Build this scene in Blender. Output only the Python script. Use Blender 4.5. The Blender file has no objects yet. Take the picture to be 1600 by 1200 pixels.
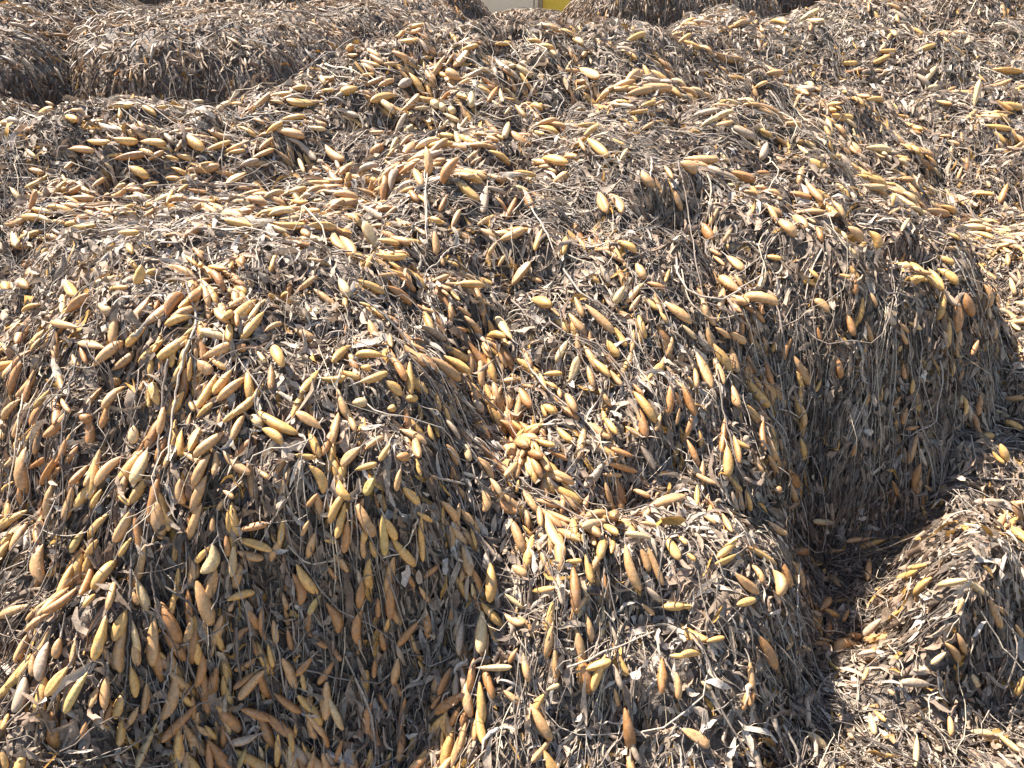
import bpy, math, random
import numpy as np
from mathutils import Vector, Matrix

R = math.radians
rng = np.random.default_rng(7)
random.seed(7)
scene = bpy.context.scene
COL = scene.collection

# ------------------------------------------------------------------ camera
CAM = np.array([0.0, 0.0, 1.65]); PITCH = R(33); FPX = 1209.0     # pixels of the 1600 x 1200 photograph
cam_d = bpy.data.cameras.new('camera')
cam_d.sensor_width = 36.0
cam_d.lens = FPX / 1600.0 * 36.0
cam_d.clip_start = 0.05; cam_d.clip_end = 500
cam = bpy.data.objects.new('camera', cam_d)
cam.location = CAM
cam.rotation_euler = (math.pi / 2 - PITCH, 0, 0)
COL.objects.link(cam); scene.camera = cam

# ------------------------------------------------------------------ sky, sun, exposure
SUN = np.array([-0.46, 0.40, 0.79]); SUN /= np.linalg.norm(SUN)   # towards the sun
w = bpy.data.worlds.new('World'); scene.world = w; w.use_nodes = True
nt = w.node_tree
sky = nt.nodes.new('ShaderNodeTexSky'); sky.sky_type = 'NISHITA'; sky.sun_disc = False
sky.sun_elevation = math.asin(SUN[2]); sky.sun_rotation = math.atan2(SUN[0], SUN[1])
nt.links.new(sky.outputs[0], nt.nodes['Background'].inputs[0])
nt.nodes['Background'].inputs[1].default_value = 0.082
ld = bpy.data.lights.new('sun', 'SUN'); ld.energy = 4.8; ld.angle = R(0.53); ld.color = (1.0, 0.955, 0.89)
lo = bpy.data.objects.new('sun', ld); COL.objects.link(lo)
lo.rotation_euler = Vector(SUN).to_track_quat('Z', 'Y').to_euler()
scene.view_settings.view_transform = 'Standard'
scene.view_settings.look = 'None'
scene.view_settings.exposure = 2.0
scene.view_settings.gamma = 1.0

# ------------------------------------------------------------------ numeric helpers
def vnoise(x, y, seed):
    t = np.random.default_rng(seed).random((128, 128))
    xi = np.floor(x).astype(int); yi = np.floor(y).astype(int)
    fx = x - xi; fy = y - yi
    fx = fx * fx * (3 - 2 * fx); fy = fy * fy * (3 - 2 * fy)
    a = t[xi % 128, yi % 128]; b = t[(xi + 1) % 128, yi % 128]
    c = t[xi % 128, (yi + 1) % 128]; d = t[(xi + 1) % 128, (yi + 1) % 128]
    return (a * (1 - fx) + b * fx) * (1 - fy) + (c * (1 - fx) + d * fx) * fy * 1.0 - 0.5

def fbm(x, y, seed, o=3):
    s = 0; a = 1.0
    for k in range(o):
        s = s + a * vnoise(x * 2 ** k + 11.3 * k, y * 2 ** k + 5.1 * k, seed + k); a *= 0.5
    return s

def nrm(v):
    return v / np.maximum(np.linalg.norm(v, axis=-1, keepdims=True), 1e-9)

def smax(a, b, k):
    h = np.clip(0.5 + 0.5 * (a - b) / k, 0, 1)
    return b * (1 - h) + a * h + k * h * (1 - h)

# ------------------------------------------------------------------ the heaps: domes of packed kelp
# dome: cx, cy, half length, half depth, turn, top height, squareness, edge power
HEAPS = [
    ('broad central heap of dried kelp rising to the highest crest', 'central heap',
     [(-0.18, 3.15, 1.15, 0.85, 8, 1.13, 2.2, 2.2), (0.62, 2.65, 0.88, 0.80, -20, 0.86, 2.4, 2.4),
      (0.25, 2.20, 0.75, 0.62, 10, 0.74, 2.2, 2.2), (0.98, 2.22, 0.56, 0.46, -12, 0.70, 2.6, 3.4),
      (0.35, 1.75, 0.55, 0.35, -25, 0.50, 2.2, 2.0)]),
    ('long low roll of kelp along the left, behind the near left heap', 'left roll',
     [(-1.60, 2.78, 1.20, 0.42, 8, 0.95, 2.4, 2.4), (-0.85, 2.62, 0.75, 0.40, -6, 0.86, 2.2, 2.2),
      (-1.30, 2.33, 1.05, 0.26, 4, 0.78, 2.2, 2.2)]),
    ('near left heap of kelp with golden floats hanging down its face', 'near left heap',
     [(-0.74, 1.72, 0.68, 0.56, -8, 0.76, 2.3, 2.8), (-1.25, 1.72, 0.55, 0.42, 10, 0.66, 2.3, 2.2),
      (-0.45, 1.62, 0.44, 0.40, -25, 0.63, 2.2, 2.4)]),
    ('low front heap of grey blades at the bottom middle', 'low front heap',
     [(0.30, 1.27, 0.44, 0.27, -6, 0.31, 2.3, 2.6), (0.10, 1.02, 0.42, 0.22, 10, 0.13, 2.2, 2.2)]),
    ('back right heap of bleached kelp reaching the upper right corner', 'back right heap',
     [(1.35, 3.95, 1.25, 0.80, 15, 1.03, 2.2, 2.2), (2.35, 3.70, 0.95, 0.85, 30, 1.02, 2.2, 2.4),
      (2.30, 3.05, 0.60, 0.50, 30, 0.66, 2.2, 2.2)]),
    ('low spread of kelp on the right beside the shaded face of the central heap', 'right spread',
     [(1.98, 2.05, 0.52, 0.75, -8, 0.34, 2.3, 2.2), (2.2, 2.6, 0.6, 0.6, 0, 0.5, 2.2, 2.2)]),
    ('small heap of pale kelp in the lower right corner', 'lower right heap',
     [(1.33, 1.46, 0.30, 0.24, 12, 0.19, 2.2, 2.8)]),
    ('sunlit flat patch of pale kelp at the bottom right', 'bottom right patch',
     [(0.92, 1.12, 0.34, 0.22, 0, 0.03, 2.2, 2.2), (1.35, 1.12, 0.3, 0.2, 0, 0.02, 2.2, 2.2)]),
    ('thin spread of pale kelp at the left edge in front of the near left heap', 'bottom left patch',
     [(-1.30, 1.22, 0.34, 0.34, 0, 0.15, 2.2, 2.2), (-0.75, 0.98, 0.5, 0.2, 0, 0.03, 2.2, 2.2)]),
    ('long grey heap behind with a steep shaded front, upper left', 'upper left heap',
     [(-2.05, 5.75, 1.15, 0.95, 6, 0.90, 2.6, 4.2), (-1.35, 6.3, 1.0, 0.9, 0, 0.86, 2.2, 2.8)]),
    ('grey heap of kelp in the upper left corner', 'corner heap',
     [(-3.45, 5.35, 0.85, 0.9, 0, 0.94, 2.4, 3.2), (-3.1, 4.45, 0.62, 0.5, 20, 0.66, 2.2, 2.2), (-4.6, 7.3, 1.9, 1.2, 0, 1.02, 2.2, 2.4), (-3.4, 9.0, 1.7, 0.7, 0, 1.15, 2.6, 3.0)]),
    ('far rounded heap of brown kelp left of the beige wall', 'far middle heap',
     [(-0.95, 7.1, 0.9, 0.8, 0, 0.82, 2.2, 2.4), (-1.5, 8.3, 1.45, 0.8, 0, 1.0, 2.6, 3.4)]),
    ('far low heap of brown kelp below the beige wall', 'far low heap',
     [(0.45, 6.6, 0.95, 0.8, 0, 0.62, 2.2, 2.2), (0.25, 8.4, 1.25, 0.8, 0, 0.54, 2.2, 2.6)]),
    ('far dark heap of kelp right of the yellow door', 'far right heap',
     [(1.50, 8.0, 1.12, 0.8, 0, 1.0, 2.6, 3.6), (3.9, 7.6, 1.5, 0.9, 0, 1.0, 2.4, 2.6), (1.7, 6.3, 0.8, 0.6, 0, 0.72, 2.2, 2.4), (3.0, 9.0, 1.7, 0.7, 0, 1.12, 2.6, 3.0)]),
]
GROUND = -0.40

def dome(x, y, d):
    cx, cy, a, b, rot, H, n, m = d
    r = R(rot); dx = x - cx; dy = y - cy
    wx = 0.05 * fbm(x * 4, y * 4, 31, 2); wy = 0.05 * fbm(x * 4 + 9, y * 4, 37, 2)
    p = (dx + wx) * math.cos(r) + (dy + wy) * math.sin(r); q = -(dx + wx) * math.sin(r) + (dy + wy) * math.cos(r)
    rho = (np.abs(p / a) ** n + np.abs(q / b) ** n) ** (1 / n)
    z0 = -0.14
    return np.where(rho < 1, z0 + (H - z0) * np.sqrt(np.clip(1 - np.clip(rho, 0, 1) ** m, 0, 1)), z0 - 0.3 * np.clip(rho - 1, 0, 1))

def heap_h(i, x, y):
    h = None
    for d in HEAPS[i][2]:
        z = dome(x, y, d)
        h = z if h is None else smax(z, h, 0.06)
    amp = np.clip((h + 0.14) / 0.3, 0.15, 1)
    h = h + amp * (0.075 * fbm(x * 3.1, y * 3.1, 100 + i, 2) + 0.05 * fbm(x * 9, y * 9, 200 + i, 2))
    return h

# heights of the near heaps, measured as photo point + distance
CTRL = """30: 225 2.75,300 2.68,380 2.5,450 2.35,520 2.15,600 2.0,700 1.90,800 1.82,900 1.75,1000 1.68,1100 1.61,1190 1.56
150: 165 2.95,230 2.75,290 2.68,340 2.45,400 2.22,450 2.08,560 1.93,700 1.82,850 1.73,1000 1.66,1150 1.60
270: 160 2.97,230 2.78,300 2.70,345 2.42,400 2.17,450 2.04,560 1.90,700 1.80,820 1.73,950 1.72,1060 1.72,1150 1.72
400: 158 2.97,200 2.88,250 2.78,320 2.68,352 2.4,420 2.15,520 1.97,620 1.87,720 1.79,800 1.74,870 1.75,950 1.78,1050 1.79,1130 1.80,1190 1.81
560: 85 3.15,170 2.95,270 2.75,340 2.6,390 2.35,450 2.15,550 2.0,650 1.9,720 1.80,800 1.74,870 1.76,950 1.80,1050 1.82,1130 1.83,1190 1.83
660: 65 3.15,160 2.95,260 2.72,360 2.48,440 2.3,500 2.18,600 2.0,700 1.89,800 1.82,900 1.83,1000 1.85,1080 1.84,1190 1.80
760: 58 3.15,150 2.9,250 2.68,320 2.5,400 2.42,480 2.32,550 2.25,650 2.17,750 2.0,850 1.88,950 1.8,1050 1.75,1190 1.7
880: 75 3.2,150 3.0,240 2.72,320 2.52,420 2.38,520 2.26,640 2.17,740 2.05,840 1.93,900 1.83,1000 1.78,1100 1.75,1190 1.70
1000: 100 3.2,200 2.80,270 2.58,330 2.50,400 2.4,500 2.27,600 2.17,700 2.07,800 1.97,870 1.86,950 1.82,1050 1.78,1190 1.74
1180: 100 3.6,140 3.4,175 2.86,260 2.68,350 2.5,430 2.38,520 2.31,620 2.25,720 2.18,800 2.08,850 1.95,900 1.87,950 1.83,1050 1.81,1190 1.76
1204: 800 2.12,855 1.97,900 1.90,950 1.86,1000 1.85,1090 1.83,1190 1.78
1244: 830 2.40,900 2.36,960 2.25,1030 2.07,1100 1.92,1190 1.79
1300: 840 2.48,900 2.43,960 2.32,1030 2.14,1100 1.95,1190 1.8
1330: 110 3.8,190 3.45,230 3.35,265 2.75,320 2.62,380 2.48,440 2.35,520 2.33,620 2.35,720 2.39,800 2.45,870 2.44,960 2.30,1040 2.10,1100 1.96,1190 1.80
1395: 800 2.46,870 2.44,930 2.33,1000 2.17,1060 2.03,1190 1.82
1440: 110 3.8,230 3.5,300 3.3,340 2.66,380 2.54,420 2.43,470 2.37,540 2.37,620 2.39,720 2.42,800 2.46,865 2.36,905 2.2,945 2.08,1050 1.97,1190 1.80
1488: 100 3.8,200 3.5,280 3.4,340 3.25,385 2.62,430 2.46,500 2.41,620 2.42,720 2.42,780 2.36,830 2.2,880 2.07,1000 1.97,1070 2.0,1190 1.87
1514: 400 2.62,450 2.5,520 2.45,620 2.42,720 2.40
1545: 425 3.0,500 2.84,600 2.66,700 2.52,780 2.34,860 2.14
1600: 60 4.0,150 3.6,240 3.3,310 3.2,400 2.95,500 2.78,600 2.62,700 2.48,800 2.28,900 2.1,1000 2.02,1190 1.88
1680: 100 4.0,300 3.3,500 2.8,700 2.5,1000 2.1,1190 1.9
-90: 250 2.72,400 2.5,560 2.12,750 1.98,1000 1.85,1190 1.72
1100: 60 3.7,30 4.0
1300: 50 4.0,15 4.3
1450: 40 4.1,5 4.5
950: 55 3.5"""
def world_of(u, v, d):
    a_ = (u - 800) / FPX; b_ = (600 - v) / FPX
    return (a_ * d, d * (math.cos(PITCH) + b_ * math.sin(PITCH)), 1.65 + d * (-math.sin(PITCH) + b_ * math.cos(PITCH)))
cpts = []
for row in CTRL.split('\n'):
    u_, r_ = row.split(':')
    for it in r_.split(','):
        v_, d_ = it.split(); cpts.append(world_of(float(u_), float(v_), float(d_)))
cpts += [(0.95, 3.25, 0.74), (1.25, 3.15, 0.66), (1.5, 2.95, 0.52), (1.7, 2.75, 0.45), (-0.2, 3.95, 0.5), (-0.8, 3.75, 0.4), (0.4, 4.0, 0.72), (-1.2, 3.45, 0.42), (-1.8, 3.4, 0.4), (-2.4, 3.4, 0.4), (-2.6, 2.8, 0.75), (-3.3, 3.0, 0.6), (-3.3, 4.9, 0.1), (-1.5, 5.0, 0.1), (0, 5.0, 0.1),
         (1.2, 5.0, 0.45), (2.3, 5.1, 0.5), (3.3, 5.0, 0.4), (3.3, 3.9, 0.75), (3.3, 2.6, 0.35), (3.3, 1.4, 0.1), (2.2, 0.9, 0.0), (-2.2, 1.2, 0.05), (-3.3, 1.6, 0.2),
         (-2.2, 0.4, 0.0), (0, 0.4, 0.0), (2.2, 0.4, 0.0), (-1.0, 0.7, 0.0), (0.3, 0.72, 0.0), (1.1, 0.8, 0.0), (2.0, 4.3, 0.98)]
cpts = np.array(cpts)
def _phi(r2): return np.where(r2 > 1e-12, 0.5 * r2 * np.log(np.maximum(r2, 1e-12)), 0)
_n = len(cpts); _A = np.zeros((_n + 3, _n + 3))
_d2 = ((cpts[:, None, :2] - cpts[None, :, :2]) ** 2).sum(-1)
_A[:_n, :_n] = _phi(_d2) + np.eye(_n) * 0.0003
_A[:_n, _n] = 1; _A[:_n, _n + 1:] = cpts[:, :2]; _A[_n:, :_n] = _A[:_n, _n:].T
_sol = np.linalg.solve(_A, np.concatenate([cpts[:, 2], np.zeros(3)]))
def near_h(x, y):
    sh = x.shape; x = x.ravel(); y = y.ravel(); z = np.zeros(len(x))
    for c in range(0, len(x), 40000):
        xx = x[c:c + 40000]; yy = y[c:c + 40000]
        r2 = (xx[:, None] - cpts[None, :, 0]) ** 2 + (yy[:, None] - cpts[None, :, 1]) ** 2
        z[c:c + 40000] = _phi(r2) @ _sol[:_n] + _sol[_n] + _sol[_n + 1] * xx + _sol[_n + 2] * yy
    z = z - 1.2 * np.clip(y - 4.8, 0, 3) - 1.0 * np.clip(np.abs(x) - 3.2, 0, 3)
    wx = x + 0.05 * fbm(x * 3, y * 3, 61, 2); wy = y + 0.05 * fbm(x * 3 + 7, y * 3, 67, 2)
    lump = 0.5 - 2.0 * np.abs(vnoise(wx * 4.2, wy * 4.2, 71))            # rounded clumps with creases between
    z = z + 0.035 * lump + 0.065 * fbm(wx * 2.6, wy * 2.6, 72, 2) + 0.06 * fbm(wx * 8, wy * 8, 73, 2) + 0.022 * vnoise(x * 28, y * 28, 74)
    hole = np.clip(vnoise(wx * 6.5 + 3, wy * 6.5, 79) - 0.24, 0, 1)      # hollows between bundles
    z = z - 0.42 * hole * np.clip((4.0 - y) / 0.5, 0, 1)
    return z.reshape(sh)
NNEAR = 9

class Grid:
    def __init__(s, x0, x1, y0, y1, st):
        s.x0, s.y0, s.st = x0, y0, st
        xs = np.arange(x0, x1 + st / 2, st); ys = np.arange(y0, y1 + st / 2, st)
        s.x1, s.y1 = xs[-1], ys[-1]
        s.X, s.Y = np.meshgrid(xs, ys, indexing='ij')
        hs = np.array([heap_h(i, s.X, s.Y) for i in range(len(HEAPS))])
        g = GROUND + 0.03 * fbm(s.X * 6, s.Y * 6, 77, 2)
        z = near_h(s.X, s.Y); f = hs[NNEAR:].max(0); f = np.where(f < -0.05, -9.0, f)
        s.T = np.maximum.reduce([z, f, g])
        s.own = np.where(f > z, hs[NNEAR:].argmax(0) + NNEAR, np.array([np.maximum.reduce([dome(s.X, s.Y, d) for d in HEAPS[i][2]]) for i in range(NNEAR)]).argmax(0))
        s.own[(g >= z) & (g >= f)] = len(HEAPS)
        S = s.T.copy()
        for _ in range(3):
            S[1:-1, 1:-1] = (S[:-2, 1:-1] + S[2:, 1:-1] + S[1:-1, :-2] + S[1:-1, 2:] + S[1:-1, 1:-1] * 2) / 6
        s.gx, s.gy = np.gradient(S, st)
        s.gx = np.clip(s.gx, -3.5, 3.5); s.gy = np.clip(s.gy, -3.5, 3.5)
    def inside(s, x, y):
        return (x > s.x0) & (x < s.x1 - s.st) & (y > s.y0) & (y < s.y1 - s.st)
    def look(s, A, x, y):
        fx = np.clip((x - s.x0) / s.st, 0, A.shape[0] - 1.001); fy = np.clip((y - s.y0) / s.st, 0, A.shape[1] - 1.001)
        i = fx.astype(int); j = fy.astype(int); fx = fx - i; fy = fy - j
        return (A[i, j] * (1 - fx) + A[i + 1, j] * fx) * (1 - fy) + (A[i, j + 1] * (1 - fx) + A[i + 1, j + 1] * fx) * fy

NEAR = Grid(-3.4, 3.4, 0.4, 4.9, 0.0125)
FARG = Grid(-9.0, 9.0, 0.2, 12.0, 0.04)

def both(name, x, y):
    n = NEAR.inside(x, y)
    return np.where(n, NEAR.look(getattr(NEAR, name), x, y), FARG.look(getattr(FARG, name), x, y))
def T(x, y): return both('T', x, y)
def grad(x, y): return both('gx', x, y), both('gy', x, y)
def owner(x, y):
    n = NEAR.inside(x, y)
    def g(G):
        i = np.clip(np.rint((x - G.x0) / G.st).astype(int), 0, G.own.shape[0] - 1)
        j = np.clip(np.rint((y - G.y0) / G.st).astype(int), 0, G.own.shape[1] - 1)
        return G.own[i, j]
    return np.where(n, g(NEAR), g(FARG))
def normal(x, y):
    gx, gy = grad(x, y)
    return nrm(np.stack([-gx, -gy, np.ones_like(gx)], -1))

cp, sp = math.cos(PITCH), math.sin(PITCH)
def project(P):
    d = P - CAM
    dep = d[..., 1] * cp - d[..., 2] * sp
    up = d[..., 1] * sp + d[..., 2] * cp
    dep_ = np.maximum(dep, 1e-3)
    return 800 + FPX * d[..., 0] / dep_, 600 - FPX * up / dep_, dep

def cast(u, v, lift):
    """where the view ray of a photo point meets the kelp surface raised by lift"""
    u = np.asarray(u, float); v = np.asarray(v, float)
    a = (u - 800) / FPX; b = (600 - v) / FPX
    D = np.stack([a, cp + b * sp, -sp + b * cp], -1)
    lo_t = np.full(u.shape, 0.6); hit = np.full(u.shape, 14.0); done = np.zeros(u.shape, bool)
    t = 0.6
    while t < 14:
        P = CAM + D * t
        gx, gy = grad(P[..., 0], P[..., 1]); up_ = lift * np.clip(np.sqrt(1 + gx ** 2 + gy ** 2), 1, 3)
        below = (P[..., 2] < T(P[..., 0], P[..., 1]) + up_) & ~done
        hit[below] = t; done |= below
        lo_t[~done] = t
        t += 0.012 if t < 5 else 0.04
    for _ in range(8):
        m = (lo_t + hit) / 2; P = CAM + D * m[..., None]
        gx, gy = grad(P[..., 0], P[..., 1]); up_ = lift * np.clip(np.sqrt(1 + gx ** 2 + gy ** 2), 1, 3)
        b_ = P[..., 2] < T(P[..., 0], P[..., 1]) + up_
        hit = np.where(b_, m, hit); lo_t = np.where(b_, lo_t, m)
    return CAM + D * hit[..., None]

def visibility(P, eye, n=70, slack=0.035):
    ok = np.ones(len(P), bool)
    for k in range(1, n):
        f = (k / n) ** 1.6
        Q = P + (eye - P) * f
        s = slack + 0.02 * f
        ok &= T(Q[:, 0], Q[:, 1]) < Q[:, 2] + s
    return ok

# ------------------------------------------------------------------ materials
def new_mat(name):
    m = bpy.data.materials.new(name); m.use_nodes = True
    t = m.node_tree; b = t.nodes['Principled BSDF']
    return m, t, b

def kelp_mat(name, source, rough, spec, bump, nscale, lo_, hi_, transl=0.0, dust=0.45):
    m, t, b = new_mat(name)
    if source == 'attr':
        c = t.nodes.new('ShaderNodeAttribute'); c.attribute_name = 'tint'; cout = c.outputs['Color']
    else:
        c = t.nodes.new('ShaderNodeObjectInfo'); cout = c.outputs['Color']
    co = t.nodes.new('ShaderNodeTexCoord')
    n1 = t.nodes.new('ShaderNodeTexNoise'); n1.inputs['Scale'].default_value = nscale; n1.inputs['Detail'].default_value = 5; n1.inputs['Roughness'].default_value = 0.7
    geo = t.nodes.new('ShaderNodeNewGeometry')
    t.links.new(geo.outputs['Position'], n1.inputs['Vector'])
    mr = t.nodes.new('ShaderNodeMapRange'); mr.inputs[1].default_value = 0.3; mr.inputs[2].default_value = 0.7; mr.inputs[3].default_value = lo_; mr.inputs[4].default_value = hi_
    t.links.new(n1.outputs['Fac'], mr.inputs[0])
    mx = t.nodes.new('ShaderNodeMix'); mx.data_type = 'RGBA'; mx.blend_type = 'MULTIPLY'; mx.inputs[0].default_value = 1
    t.links.new(cout, mx.inputs[6]); t.links.new(mr.outputs[0], mx.inputs[7])
    # pale salt dust in patches
    n2 = t.nodes.new('ShaderNodeTexNoise'); n2.inputs['Scale'].default_value = nscale * 0.35; n2.inputs['Detail'].default_value = 6
    t.links.new(geo.outputs['Position'], n2.inputs['Vector'])
    r2 = t.nodes.new('ShaderNodeMapRange'); r2.inputs[1].default_value = 0.52; r2.inputs[2].default_value = 0.75; r2.inputs[3].default_value = 0; r2.inputs[4].default_value = dust
    t.links.new(n2.outputs['Fac'], r2.inputs[0])
    dm = t.nodes.new('ShaderNodeMix'); dm.data_type = 'RGBA'; dm.inputs[7].default_value = (0.36, 0.30, 0.24, 1)
    t.links.new(r2.outputs[0], dm.inputs[0]); t.links.new(mx.outputs[2], dm.inputs[6])
    t.links.new(dm.outputs[2], b.inputs['Base Color'])
    b.inputs['Roughness'].default_value = rough; b.inputs['Specular IOR Level'].default_value = spec
    bp = t.nodes.new('ShaderNodeBump'); bp.inputs['Strength'].default_value = bump; bp.inputs['Distance'].default_value = 0.002
    t.links.new(n1.outputs['Fac'], bp.inputs['Height']); t.links.new(bp.outputs[0], b.inputs['Normal'])
    if transl:
        tr = t.nodes.new('ShaderNodeBsdfTranslucent'); t.links.new(dm.outputs[2], tr.inputs[0])
        ms = t.nodes.new('ShaderNodeMixShader'); ms.inputs[0].default_value = transl
        out = t.nodes['Material Output']
        t.links.new(b.outputs[0], ms.inputs[1]); t.links.new(tr.outputs[0], ms.inputs[2]); t.links.new(ms.outputs[0], out.inputs[0])
    return m

M_FLOAT = kelp_mat('dry_float_skin', 'attr', 0.50, 0.38, 0.6, 130, 0.6, 1.25, 0, 0.28)
M_FLOAT_O = kelp_mat('dry_float_skin_single', 'obj', 0.48, 0.4, 0.6, 130, 0.6, 1.25, 0, 0.25)
M_BLADE = kelp_mat('dry_kelp_blade', 'attr', 0.68, 0.2, 0.8, 90, 0.6, 1.3, 0.14)
M_BLADE_O = kelp_mat('dry_kelp_blade_single', 'obj', 0.68, 0.2, 0.8, 90, 0.6, 1.3, 0.14)
M_STEM = kelp_mat('dry_kelp_stem', 'attr', 0.6, 0.3, 0.9, 160, 0.55, 1.35)
M_STEM_O = kelp_mat('dry_kelp_stem_single', 'obj', 0.6, 0.3, 0.9, 160, 0.55, 1.35)

def core_material():
    m, t, b = new_mat('packed_kelp_core')
    n = t.nodes.new('ShaderNodeTexNoise'); n.inputs['Scale'].default_value = 60; n.inputs['Detail'].default_value = 8
    g = t.nodes.new('ShaderNodeNewGeometry'); t.links.new(g.outputs['Position'], n.inputs['Vector'])
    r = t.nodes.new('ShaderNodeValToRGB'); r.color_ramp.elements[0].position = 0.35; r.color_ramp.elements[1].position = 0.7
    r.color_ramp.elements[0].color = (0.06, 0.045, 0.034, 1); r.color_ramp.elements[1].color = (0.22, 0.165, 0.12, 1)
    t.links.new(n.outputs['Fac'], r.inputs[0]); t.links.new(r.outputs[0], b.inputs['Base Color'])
    b.inputs['Roughness'].default_value = 0.85
    bp = t.nodes.new('ShaderNodeBump'); bp.inputs['Distance'].default_value = 0.02; t.links.new(n.outputs['Fac'], bp.inputs['Height']); t.links.new(bp.outputs[0], b.inputs['Normal'])
    return m
M_CORE = core_material()

def plain_noise_mat(name, c0, c1, scale, rough):
    m, t, b = new_mat(name)
    n = t.nodes.new('ShaderNodeTexNoise'); n.inputs['Scale'].default_value = scale; n.inputs['Detail'].default_value = 8
    g = t.nodes.new('ShaderNodeNewGeometry'); t.links.new(g.outputs['Position'], n.inputs['Vector'])
    r = t.nodes.new('ShaderNodeValToRGB'); r.color_ramp.elements[0].position = 0.3; r.color_ramp.elements[1].position = 0.7
    r.color_ramp.elements[0].color = (*c0, 1); r.color_ramp.elements[1].color = (*c1, 1)
    t.links.new(n.outputs['Fac'], r.inputs[0]); t.links.new(r.outputs[0], b.inputs['Base Color'])
    b.inputs['Roughness'].default_value = rough
    bp = t.nodes.new('ShaderNodeBump'); bp.inputs['Distance'].default_value = 0.005; bp.inputs['Strength'].default_value = 0.4
    t.links.new(n.outputs['Fac'], bp.inputs['Height']); t.links.new(bp.outputs[0], b.inputs['Normal'])
    return m

# ------------------------------------------------------------------ mesh helpers
def make_mesh(name, V, F, mat, tint=None, smooth=True):
    """V (n,3), F (m,4) quads; tint (n,3) linear colours"""
    V = np.ascontiguousarray(V, dtype=np.float32).reshape(-1, 3); F = np.ascontiguousarray(F, dtype=np.int32).reshape(-1, 4)
    me = bpy.data.meshes.new(name)
    me.vertices.add(len(V)); me.vertices.foreach_set('co', V.ravel())
    me.loops.add(F.size); me.loops.foreach_set('vertex_index', F.ravel())
    me.polygons.add(len(F)); me.polygons.foreach_set('loop_start', np.arange(0, F.size, 4, dtype=np.int32))
    me.polygons.foreach_set('use_smooth', np.full(len(F), smooth))
    if tint is not None:
        a = me.attributes.new('tint', 'FLOAT_COLOR', 'POINT')
        c = np.ones((len(V), 4), np.float32); c[:, :3] = tint; a.data.foreach_set('color', c.ravel())
    me.update(calc_edges=True); me.materials.append(mat)
    return me

def link(name, data, parent=None):
    o = bpy.data.objects.new(name, data); COL.objects.link(o)
    if parent is not None: o.parent = parent
    return o

def strip_faces(N, K, M, closed):
    """quads of N strips of K rings with M points each"""
    q = []
    for j in range(M if closed else M - 1):
        q.append(np.stack([np.arange(K - 1) * M + j, np.arange(K - 1) * M + (j + 1) % M,
                           (np.arange(K - 1) + 1) * M + (j + 1) % M, (np.arange(K - 1) + 1) * M + j], -1))
    q = np.concatenate(q, 0)
    return (np.arange(N)[:, None, None] * (K * M) + q[None]).reshape(-1, 4)

def frames(C, U):
    t = np.gradient(C, axis=1); t = nrm(t)
    s = nrm(np.cross(t, U)); u = np.cross(s, t)
    return t, s, u

def tubes(C, Rr, U, M):
    """C (N,K,3) axis, Rr (N,K) radii, U (N,K,3) up hint -> V (N,K,M,3)"""
    t, s, u = frames(C, U)
    a = np.arange(M) / M * 2 * math.pi
    return C[:, :, None] + Rr[:, :, None, None] * (np.cos(a)[None, None, :, None] * s[:, :, None] + np.sin(a)[None, None, :, None] * u[:, :, None])

def ribbons(C, W, U, twist, fold, ruffle=0.6):
    """three points a ring: edge, folded midrib, edge -> V (N,K,3,3)"""
    t, s, u = frames(C, U)
    ct = np.cos(twist)[..., None]; st = np.sin(twist)[..., None]
    s2 = s * ct + u * st; u2 = -s * st + u * ct
    ra = rng.normal(0, ruffle, W.shape); rb = rng.normal(0, ruffle, W.shape)
    L = C - s2 * W[..., None] + u2 * ((fold + ra) * W)[..., None]
    Rg = C + s2 * W[..., None] + u2 * ((fold + rb) * W)[..., None]
    return np.stack([L, C, Rg], 2)

# ------------------------------------------------------------------ where pieces may lie
def cells(G, mask, eyes):
    X = G.X[mask]; Y = G.Y[mask]; Z = G.T[mask]
    P = np.stack([X, Y, Z], -1)
    u, v, d = project(P)
    fr = (u > -190) & (u < 1790) & (v > -110) & (v < 1330) & (d > 0.3)
    P = P[fr]
    vis = np.zeros(len(P), bool)
    for e in eyes: vis |= visibility(P, np.array(e), slack=0.035 if G is NEAR else 0.09)
    gx, gy = grad(P[:, 0], P[:, 1])
    area = np.sqrt(1 + gx ** 2 + gy ** 2)
    return P, area * np.where(vis, 1.0, 0.05)

EYES = [(0, 0, 1.65), (-0.5, 0.0, 1.65), (0.5, 0.0, 1.65)]
sub = np.zeros(NEAR.X.shape, bool); sub[::2, ::2] = True
PN, WN = cells(NEAR, sub & (NEAR.Y < 4.6), EYES)
subf = np.ones(FARG.X.shape, bool)
PF, WF = cells(FARG, subf & ((FARG.Y >= 4.6) | (np.abs(FARG.X) > 3.38)), [EYES[0]])

def pick(P, Wt, n, st):
    i = rng.choice(len(P), n, p=Wt / Wt.sum())
    return P[i, 0] + rng.uniform(-st, st, n), P[i, 1] + rng.uniform(-st, st, n)

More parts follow.
